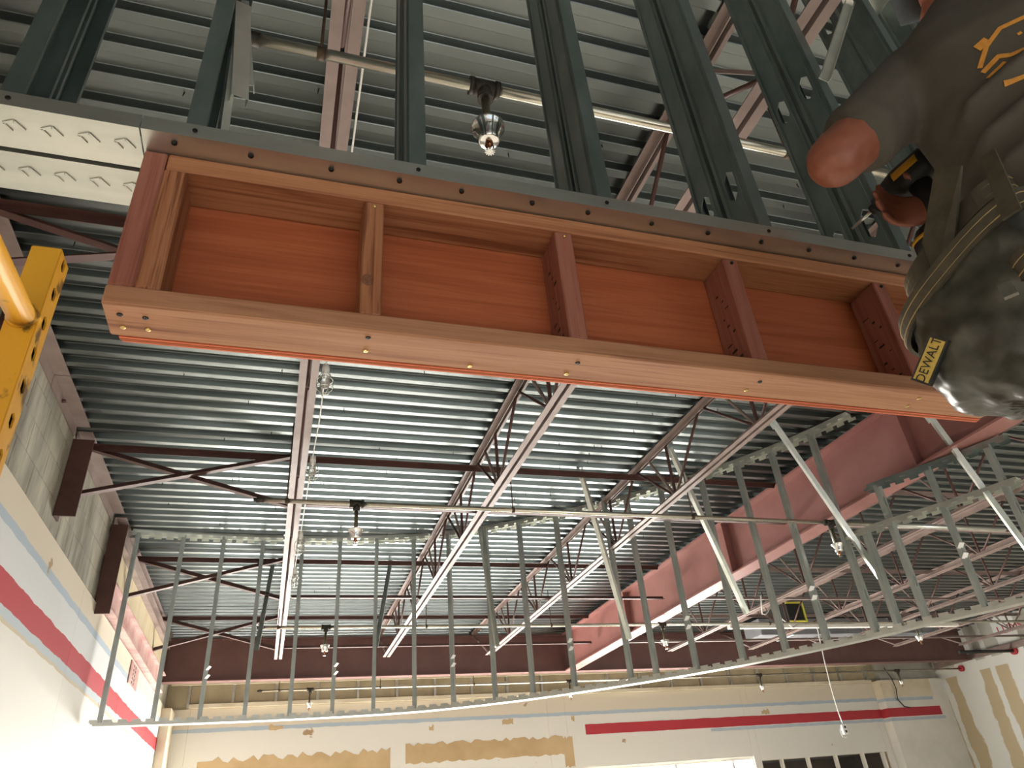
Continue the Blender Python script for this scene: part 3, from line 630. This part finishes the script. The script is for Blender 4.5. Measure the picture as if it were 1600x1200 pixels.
# ------------------------------------------------------------------ yellow scaffold
SCF = thing('yellow_scaffold', (.9, .55, FLOOR), 'yellow steel scaffold frame with punched post at the left edge', 'scaffold')
def post(x, yy, z1):
    w, d = .036, .04; g = G(); A = Vector((x, yy, 0))
    q = lambda *ps: g.add([A + Vector(p) for p in ps], [list(range(len(ps)))])
    q((0, 0, FLOOR+.05), (w, 0, FLOOR+.05), (w, 0, z1), (0, 0, z1)); q((0, d, FLOOR+.05), (w, d, FLOOR+.05), (w, d, z1-.004), (0, d, z1-.004)); q((0, 0, FLOOR+.05), (0, d, FLOOR+.05), (0, d, z1), (0, 0, z1)); q((0, 0, z1), (w, 0, z1), (w, d, z1-.003), (0, d, z1-.003))
    hs = []; h = z1 - .066 - .0507*0
    while h > -.6: hs.append(h); h -= .0507
    hs.append(z1 - .0135)
    holed(g, (x+w, yy, 0), (0, 1, 0), (0, 0, 1), d, FLOOR+.05, z1-.001, hs, .007, .0115, .005)
    o = mk('post', g, 'yellow', SCF, fixn=False); solid(o, .0025)
    mk('post_hole_shade', G().box((x+.004, yy+.004, FLOOR+.06), (x+w-.004, yy+d-.004, z1-.01)), 'black', o)  # black fill stands for the shade inside the hollow tube, seen through its holes
    mk('foot_plate', G().box((x-.04, yy-.04, FLOOR), (x+w+.04, yy+d+.04, FLOOR+.05)), 'yellow', SCF); return o
post(-.379, .90, .748); post(-.31, .12, .60); post(2.3, .90, .748); post(2.3, .12, .748)
mk('rung', G().cyl((-.361, .902, .624), (-.30, .16, .49), .0165, n=18).lathe((-.361, .902, .624), [(.0165, .004), (.021, -.001), (.0165, .012)], 16, (.09, -1, -.18)), 'yellow', SCF)
for z in (.25, -.1, -.5, -.9, -1.25):
    mk('rung', G().cyl((-.361, .902, z), (-.30, .16, z), .0165, n=14), 'yellow', SCF)
for z in (.25, -.1, -.5, -.9, -1.25): mk('rung', G().cyl((2.318, .902, z), (2.318, .16, z), .0165, n=14), 'yellow', SCF)
for yy in (.12, .9): mk('side_rail', G().bbox((-.345, yy+.002, -.36), (2.3, yy+.038, -.31), .003), 'yellow', SCF)
for i in range(4): mk('deck_plank', G().bbox((-.33, .165+.182*i, -.308), (2.29, .34+.182*i, -.27), .003), 'plank', SCF)

# ------------------------------------------------------------------ the worker
FC = Vector((.707, .707, 0)); LF = Vector((-.707, .707, 0)); ZU = Vector((0, 0, 1))
TC = Vector((1.175, .475, 0))
PR = thing('person', (TC.x, TC.y, -.27), 'worker in dark olive t-shirt and cap, back to us, reaching up with bent arm', 'person')
def P(l, f, z): return TC + LF*l + FC*f + ZU*z
def remesh(o, v, it=6):
    md = o.modifiers.new('skin', 'REMESH'); md.mode = 'VOXEL'; md.voxel_size = v; md.use_smooth_shade = True
    sm = o.modifiers.new('soft', 'SMOOTH'); sm.iterations = it; sm.factor = .5; return o
shL, shR = Vector((1.085, .575, 1.15)), P(-.185, .0, 1.175)
elL, wrL = Vector((.876, .645, .962)), Vector((1.05, .735, 1.185))
elR, wrR = Vector((1.40, .52, .98)), Vector((1.215, .70, .985))
g = G()
g.loft([(P(0, 0, .60), LF*.165, FC*.115, .9), (P(0, 0, .70), LF*.17, FC*.12, .9), (P(0, .0, .82), LF*.15, FC*.105, .9), (P(0, 0, 1.0), LF*.16, FC*.11, .85), (P(0, 0, 1.13), LF*.165, FC*.1, .85), (P(0, .01, 1.2), LF*.11, FC*.075, .9)])
hc = Vector((1.255, .475, 1.44))
g.cap(P(0, .0, 1.22), hc - Vector((.01, .01, .06)), .062, .056, 14)                                    # neck
g.ball(hc, .1, 20, (.82, .95, 1.15)).ball(hc + Vector((-.01, .05, -.05)), .065, 14, (.9, 1, .9))
for s in (-1, 1): g.ball(hc + Vector((.083*s, -.005, -.01)), .022, 8, (.5, 1, 1.4))
g.ball(hc + Vector((-.01, .105, -.025)), .016, 8, (.9, 1, 1.6))
for sh, el, wr in ((shL, elL, wrL), (shR, elR, wrR)):
    g.cap(sh, el, .06, .05).cap(el, el.lerp(wr, .4), .046, .045).cap(el.lerp(wr, .4), wr, .042, .027)
def hand(g, wr, d, pal, curl):     # palm and five bent fingers; d along the hand, pal = palm normal
    d, pal = d.normalized(), pal.normalized(); sd = d.cross(pal).normalized(); pal = sd.cross(d)
    g.loft([(wr, sd*.026, pal*.018, .9), (wr + d*.04, sd*.038, pal*.016, .9), (wr + d*.085, sd*.04, pal*.014, .9)], 12)
    for i, L_ in enumerate((.068, .076, .07, .056)):
        b_ = wr + d*.083 + sd*(.03 - .02*i); a = d
        for k, fr in enumerate((.45, .32, .23)):
            a = (a + pal*curl[k]).normalized(); e = b_ + a*L_*fr*1.15; g.cap(b_, e, .0095-.0007*k, .0088-.0007*k, 8); b_ = e
    b_ = wr + d*.03 + sd*.034; a = (sd*.7 + d*.6 + pal*.35).normalized(); e = b_ + a*.04; g.cap(b_, e, .0125, .011, 8); a = (a*.4 + d*.6 + pal*.5).normalized(); g.cap(e, e + a*.03, .011, .009, 8)
hand(g, wrL, Vector((.14, .09, .10)), Vector((.5, .5, -.3)), (.5, .8, .7))
hand(g, wrR, Vector((-.045, .05, .02)), Vector((-.6, -.7, .0)), (.7, 1.1, .9))
hipL, hipR = P(.09, 0, .62), P(-.09, 0, .62); knL, knR = P(.11, .05, .2), P(-.11, .04, .2); anL, anR = P(.12, 0, -.17), P(-.12, .0, -.17)
for h_, k_, a_ in ((hipL, knL, anL), (hipR, knR, anR)):
    g.cap(h_, k_, .088, .06).cap(k_, k_.lerp(a_, .35), .058, .06).cap(k_.lerp(a_, .35), a_, .06, .042).cap(a_ - ZU*.05, a_ - ZU*.06 + FC*.15, .04, .036)
remesh(mk('body', g, 'skin', PR, fixn=True), .006, 4)
# t-shirt
g = G()
g.loft([(P(0, -.005, .74), LF*.185, FC*.14, .88), (P(0, -.01, .80), LF*.185, FC*.138, .88), (P(0, -.005, .9), LF*.172, FC*.125, .88), (P(0, 0, 1.0), LF*.178, FC*.128, .84), (P(0, -.005, 1.1), LF*.19, FC*.13, .82), (P(0, 0, 1.18), LF*.175, FC*.11, .85), (P(0, .01, 1.235), LF*.135, FC*.095, .95), (P(0, .015, 1.275), LF*.092, FC*.085, 1), (P(0, .02, 1.30), LF*.075, FC*.078, 1)], 28)
g.cap(P(.04, 0, 1.24), shL, .062, .07).cap(P(-.04, 0, 1.24), shR, .062, .07)
for sh, el in ((shL, elL), (shR, elR)):
    e = sh.lerp(el, .66); inn = P(0, 0, 1.12).lerp(sh, .55)
    g.cap(inn, sh, .095, .082).cap(sh, e, .08, .068, 14)
    a_ = (el-sh).normalized(); g.cyl(e, e + a_*.025, .069, .07, 16)
# loose folds low on the back
for k, (z, am) in enumerate(((.80, .017), (.87, .014), (.945, .012))):
    g.path([P(.19-.02*k, -.05, z-.04), P(.12, -.115, z+.0), P(.03, -.137, z+.03), P(-.08, -.125, z+.045), P(-.17, -.06, z+.05)], am, 8)
sh_o = remesh(mk('t_shirt', g, 'shirt', PR), .007, 5)
# printed mark across the shoulders: an eye-shaped outline with hooked ends, a bar below
pg = G()
def stroke(pts, w):
    n = len(pts); vs = []
    for i, (l, z) in enumerate(pts):
        a = Vector(pts[max(i-1, 0)]); b_ = Vector(pts[min(i+1, n-1)]); d = (b_-a).normalized(); nn = Vector((-d.y, d.x))*w/2
        for s in (-1, 1): vs.append(P(l + nn.x*s, -.24, z + nn.y*s))
    pg.add(vs, [(2*i, 2*i+1, 2*i+3, 2*i+2) for i in range(n-1)])
def dense(pts, k=6): return [tuple(Vector(a).lerp(Vector(b_), j/k)) for a, b_ in zip(pts[:-1], pts[1:]) for j in range(k)] + [pts[-1]]
PX, PZ_ = .085, 1.025
S = lambda pts, w: stroke(dense([(PX - x, PZ_ + z) for x, z in pts]), w)
S([(.0, -.02), (.022, .012), (.05, .034), (.085, .034), (.118, .03), (.15, .03), (.18, .012), (.2, -.02)], .0075)
S([(.0, -.032), (.028, -.018), (.042, -.028), (.075, -.03), (.105, -.012), (.125, .012), (.15, -.012), (.18, -.026), (.2, -.034)], .0085)
S([(.01, .018), (.028, .024)], .016); S([(.0, -.05), (.03, -.036)], .006); S([(.118, .03), (.128, .07), (.14, .03)], .012)
for x, z in ((.065, .006), (.078, .0), (.072, -.008), (.082, .01)): S([(x, z), (x+.006, z+.001)], .005)
S([(.012, -.08), (.045, -.083), (.075, -.072), (.105, -.066)], .008); S([(.125, -.062), (.19, -.06)], .008)
from mathutils.bvhtree import BVHTree
bpy.context.view_layer.update()
dg = bpy.context.evaluated_depsgraph_get(); bv = BVHTree.FromObject(sh_o, dg); off_ = Vector(sh_o['_o']) - ZU*ZC
nv = []
for v in pg.v:
    h_ = bv.ray_cast(Vector(v) - off_, FC)[0]
    nv.append(tuple((h_ if h_ else Vector(v) - off_) + off_ - FC*.0015))
pg.v = nv
pr_o = solid(mk('shirt_print', pg, 'orange_print', PR, fixn=False), .001)
# trousers
g = G(); g.loft([(P(0, 0, .56), LF*.18, FC*.135, .9), (P(0, 0, .68), LF*.182, FC*.135, .9), (P(0, 0, .775), LF*.172, FC*.125, .9)], 24)
for h_, k_, a_ in ((hipL, knL, anL), (hipR, knR, anR)): g.cap(h_, k_, .102, .075).cap(k_, a_ - ZU*.0, .073, .068)
remesh(mk('trousers', g, 'pants', PR), .008, 4)
for a_ in (anL, anR):
    g = G().cap(a_ + ZU*.03, a_ - ZU*.03, .058, .055).cap(a_ - ZU*.045, a_ - ZU*.05 + FC*.17, .052, .046).box(a_ - Vector((.06, .06, .1)), a_ + Vector((.12, .12, -.085)))
    remesh(mk('boot', g, 'boot', PR), .008, 3)
# cap and hair
g = G().ball(hc + Vector((0, 0, .02)), .108, 20, (.86, .98, 1.08)); 
bw = Vector((-.55, .83, -.05)).normalized(); sd_ = bw.cross(ZU).normalized()
g2 = G().loft([(hc + bw*.06 + ZU*.035, sd_*.075, ZU*.006, .8), (hc + bw*.10 + ZU*.03, sd_*.07, ZU*.006, .8), (hc + bw*.135 + ZU*.022, sd_*.045, ZU*.005, .8)], 16)
crown = G().lathe(hc + Vector((0, .005, .02)), [(.102, 0), (.103, .03), (.096, .07), (.07, .1), (.03, .115), (.001, .117)], 24)
cp_ = mk('cap', crown, 'cap', PR); mk('cap_bill', g2, 'cap', cp_)
remesh(mk('hair', G().ball(hc + Vector((.0, -.02, -.005)), .103, 16, (.84, .9, .85)), 'hair', PR), .008, 2)

# ------------------------------------------------------------------ tool belt with pouches
TB = thing('tool_belt', (TC.x, TC.y, .42), 'worn olive leather tool belt with two pouches hanging at the worker hip', 'tool belt')
g = G(); rings = []
bp = [(P(.195*math.cos(t), .15*math.sin(t), .72)) for t in [2*math.pi*i/32 for i in range(33)]]
vs = []
for p in bp: vs += [p + ZU*-.03, p + ZU*.03]
g.add(vs, [(2*i, 2*i+1, 2*i+3, 2*i+2) for i in range(32)]); solid(mk('belt', g, 'leather_edge', TB, fixn=False), .006)
def pouch(cp, OUT, W_, D_, H_, slope, nm):
    """bag with a slanting banded rim, a body that fills out downward and a rounded bottom; OUT points away from the body"""
    SD = ZU.cross(OUT).normalized() * -1; R_ = []; g = G()
    rim_sd = SD - ZU*slope
    for h, w, d, o_, k in ((0, 1.0, .92, .0, 1), (.1, .98, .95, .0, .9), (.3, .97, 1.0, .004, .7), (.55, .95, 1.04, .008, .45), (.78, .88, .96, .006, .25), (.92, .68, .74, .0, .1), (1.0, .34, .4, -.008, 0)):
        R_.append((cp - ZU*H_*h + OUT*o_, (SD - ZU*slope*k)*W_/2*w, OUT*D_/2*d, .72))
    g.loft(R_, 28); b_ = mk(nm, g, 'leather', TB)
    md = b_.modifiers.new('sub', 'SUBSURF'); md.levels = 2; md.render_levels = 2
    tx = bpy.data.textures.new(nm+'_lumps', 'CLOUDS'); tx.noise_scale = .045; dp = b_.modifiers.new('lumps', 'DISPLACE'); dp.texture = tx; dp.strength = .028; dp.mid_level = .5
    rim = [cp + rim_sd*(W_/2+.004)*math.copysign(abs(math.cos(t))**.72, math.cos(t)) + OUT*(D_/2*.94+.005)*math.copysign(abs(math.sin(t))**.72, math.sin(t)) for t in [2*math.pi*i/40 for i in range(41)]]
    vs = []
    for p in rim: vs += [p + ZU*.006, p - ZU*.03]
    solid(mk('rim_band', G().add(vs, [(2*i, 2*i+1, 2*i+3, 2*i+2) for i in range(40)]), 'leather_edge', b_, fixn=False), .006)
    for dz in (-.005, -.022): mk('stitching', G().path([cp + (p - cp)*1.03 + ZU*dz for p in rim], .0011, 5), 'thread', b_)
    return b_
o1 = Vector((-.97, -.24, 0)).normalized()
big = pouch(Vector((.955, .575, .655)), o1, .23, .15, .225, .42, 'large_pouch')
small = pouch(Vector((.985, .585, .735)), o1, .19, .10, .16, .42, 'small_pouch')
rear = pouch(Vector((.975, .44, .60)), Vector((-.8, -.6, 0)).normalized(), .17, .12, .19, .15, 'rear_pouch')
solid(mk('pointed_flap', G().add([(.925, .555, .70), (.935, .50, .80), (.932, .535, .83), (.92, .60, .73), (.91, .60, .66)], [(0, 1, 2, 3, 4)]), 'leather_edge', TB, fixn=False), .004)
solid(mk('hanging_strap', G().add([(.93, .47, .78), (.935, .45, .78), (.89, .44, .64), (.885, .465, .64)], [(0, 1, 2, 3)]), 'leather_edge', TB, fixn=False), .004)
mk('hook_tab', G().bar((.86, .49, .545), (.835, .475, .51), .016, .004), 'zinc', rear)
lg = bpy.data.curves.new('patch_text', 'FONT'); lg.body = 'DEWALT'; lg.size = .02; lg.extrude = .0006; lg.align_x = 'CENTER'; lg.align_y = 'CENTER'

pc = at(1452, 563, 'X', .85); nrm = Vector((-.93, -.30, -.22)).normalized()
xa = (Vector((.02, -.62, .50))).normalized(); xa = (xa - nrm*xa.dot(nrm)).normalized(); ya = nrm.cross(xa)
g = G(); hw_, hh_ = .031, .0105
def PQ(x, y_, n_): return pc + xa*x + ya*y_ + nrm*n_
def plate(w, h, n0, n1): return G().add([PQ(-w, -h, n0), PQ(w, -h, n0), PQ(w, h, n0), PQ(-w, h, n0), PQ(-w, -h, n1), PQ(w, -h, n1), PQ(w, h, n1), PQ(-w, h, n1)], [(0,3,2,1),(4,5,6,7),(0,1,5,4),(1,2,6,5),(2,3,7,6),(3,0,4,7)])
pt = mk('name_patch', plate(hw_+.003, hh_+.003, -.012, 0), 'rubber', big, 'yellow lettered name patch on the pouch')
mk('patch_face', plate(hw_, hh_, -.004, .0008), 'patch', TB)
to = bpy.data.objects.new('patch_letters', lg); me = bpy.data.meshes.new_from_object(to); bpy.data.objects.remove(to)
tg = G().add([PQ(v.co.x*.82, v.co.y*.9, .0012 + v.co.z) for v in me.vertices], [list(p.vertices) for p in me.polygons]); bpy.data.meshes.remove(me)
mk('patch_letters', tg, 'rubber', TB)

# ------------------------------------------------------------------ driver in the right hand
DR = thing('impact_driver', (1.16, .75, .9), 'black and yellow cordless impact driver in the worker right hand', 'power tool')
dc = Vector((1.185, .735, 1.09)); fd = Vector((-.1, 1, .02)).normalized(); sx_ = fd.cross(ZU).normalized()
mk('motor_body', G().loft([(dc - fd*.065, sx_*.022, ZU*.024, .8), (dc - fd*.05, sx_*.031, ZU*.034, .75), (dc + fd*.02, sx_*.032, ZU*.036, .75), (dc + fd*.05, sx_*.028, ZU*.03, .8)], 20), 'black', DR)
mk('side_plate', G().loft([(dc - fd*.045 + ZU*.004, sx_*.0325, ZU*.02, .75), (dc + fd*.015 + ZU*.004, sx_*.0335, ZU*.02, .75)], 16), 'tool_yellow', DR)
mk('nose', G().cyl(dc + fd*.045, dc + fd*.085, .028, .019, 18).cyl(dc + fd*.085, dc + fd*.1, .012, .012, 12), 'black', DR)
mk('bit', G().cyl(dc + fd*.1, dc + fd*.16, .004, .003, 8), 'zinc', DR)
mk('rear_cap', G().loft([(dc - fd*.082, sx_*.018, ZU*.02, .8), (dc - fd*.06, sx_*.028, ZU*.031, .8)], 18), 'black', DR)
hb = dc - fd*.02 - ZU*.14
mk('handle', G().loft([(dc - fd*.012 - ZU*.03, sx_*.017, fd*.024, .8), (dc - fd*.02 - ZU*.08, sx_*.016, fd*.02, .8), (hb, sx_*.018, fd*.024, .8)], 18), 'black', DR)
mk('battery', G().loft([(hb + fd*.01, sx_*.03, fd*.045, .6), (hb + fd*.012 - ZU*.02, sx_*.034, fd*.056, .55), (hb + fd*.014 - ZU*.05, sx_*.034, fd*.056, .55)], 20), 'black', DR)
mk('battery_trim', G().loft([(hb + fd*.012 - ZU*.018, sx_*.035, fd*.057, .55), (hb + fd*.012 - ZU*.026, sx_*.035, fd*.057, .55)], 20), 'tool_yellow', DR)

# ------------------------------------------------------------------ things beyond the curved frame
cb = thing('hanging_outlet', (7.79, 9.3, .72), 'white cable hanging from roof with a small outlet box on its end', 'cable')
mk('cable', G().path([(7.84, 9.3, 2.3), (7.83, 9.3, 2.15), (7.79, 9.3, 1.75), (7.765, 9.3, 1.3), (7.77, 9.3, 1.0), (7.785, 9.3, .86)], .008, 6), 'cord_white', cb)
ob = mk('outlet_box', G().bbox((7.75, 9.28, .73), (7.83, 9.33, .86), .006), 'white_plastic', cb)
for z in (.765, .82): mk('socket', G().bbox((7.775, 9.274, z-.014), (7.805, 9.282, z+.014), .003), 'black', ob)
mk('loop_wire', G().path([(7.75, 9.3, .86), (7.71, 9.3, .78), (7.72, 9.3, .70), (7.78, 9.3, .69)], .007, 6), 'cord_white', ob)
mk('loose_cable', G().path([(12.2, 12.85, 2.2), (12.3, 12.85, 2.0), (12.36, 12.88, 1.8), (12.33, 12.9, 1.6), (12.45, 12.92, 1.46), (12.6, 12.93, 1.43)], .01, 6), 'rubber', None, 'thin dark cable curling down the far wall to the red stripe end', 'cable')
du = thing('hvac_duct', (9.6, 10.5, 2.36), 'grey sheet metal duct crossing between joists right of the red girder', 'duct')
for xa_, xb_ in ((8.0, 9.27), (9.43, 10.82), (10.98, 12.0)):
    mk('duct_body', G().bbox((xa_, 10.9, 2.46), (xb_, 11.4, 2.74), .01), 'grey_duct', du)
    mk('duct_seam', G().bbox(((xa_+xb_)/2, 10.89, 2.45), ((xa_+xb_)/2+.04, 11.41, 2.745), .004), 'galv', du)
mk('support_rail', G().bbox((6.3, 9.28, 2.195), (10.6, 9.36, 2.245), .004), 'frame_white', du)
bo = thing('duct_opening', (7.75, 9.8, 2.3), 'black duct opening edged with yellow tape beside the grey duct', 'duct opening')
mk('opening', G().box((7.86, 9.9, 2.45), (8.15, 10.3, 2.72)), 'black', bo)
for a_, b_ in (((7.85, 9.88, 2.43), (8.16, 9.9, 2.45)), ((7.85, 9.88, 2.72), (8.16, 9.9, 2.745)), ((8.15, 9.88, 2.43), (8.18, 9.9, 2.74))): mk('yellow_tape', G().box(a_, b_), 'tape_yellow', bo)
for k_, (pts, lab) in enumerate(((((6.0, 8.0, 2.3), (6.1, 8.2, 2.12), (6.3, 8.4, 2.16), (6.5, 8.5, 2.3), (6.7, 8.6, 2.15), (7.0, 8.8, 2.08), (7.3, 9.0, 2.2)), 'loose pale cable drooping between joists behind the curved studs'),)):
    mk('drooping_cable', G().path(pts, .009, 6), 'cord_white', None, lab, 'cable')
lt = bpy.data.curves.new('wall_text', 'FONT'); lt.body = 'I LIMS'; lt.size = .26; lt.extrude = .002
to = bpy.data.objects.new('t', lt); me = bpy.data.meshes.new_from_object(to); bpy.data.objects.remove(to)
tg = G().add([(XR-.004 - v.co.z, 11.2 - v.co.x*.9, 2.46 + v.co.y*.85) for v in me.vertices], [list(p.vertices) for p in me.polygons]); bpy.data.meshes.remove(me)
mk('red_lettering', tg, 'red_text', wall_r)
for o in bpy.data.objects:
    if '_o' in o: del o['_o']
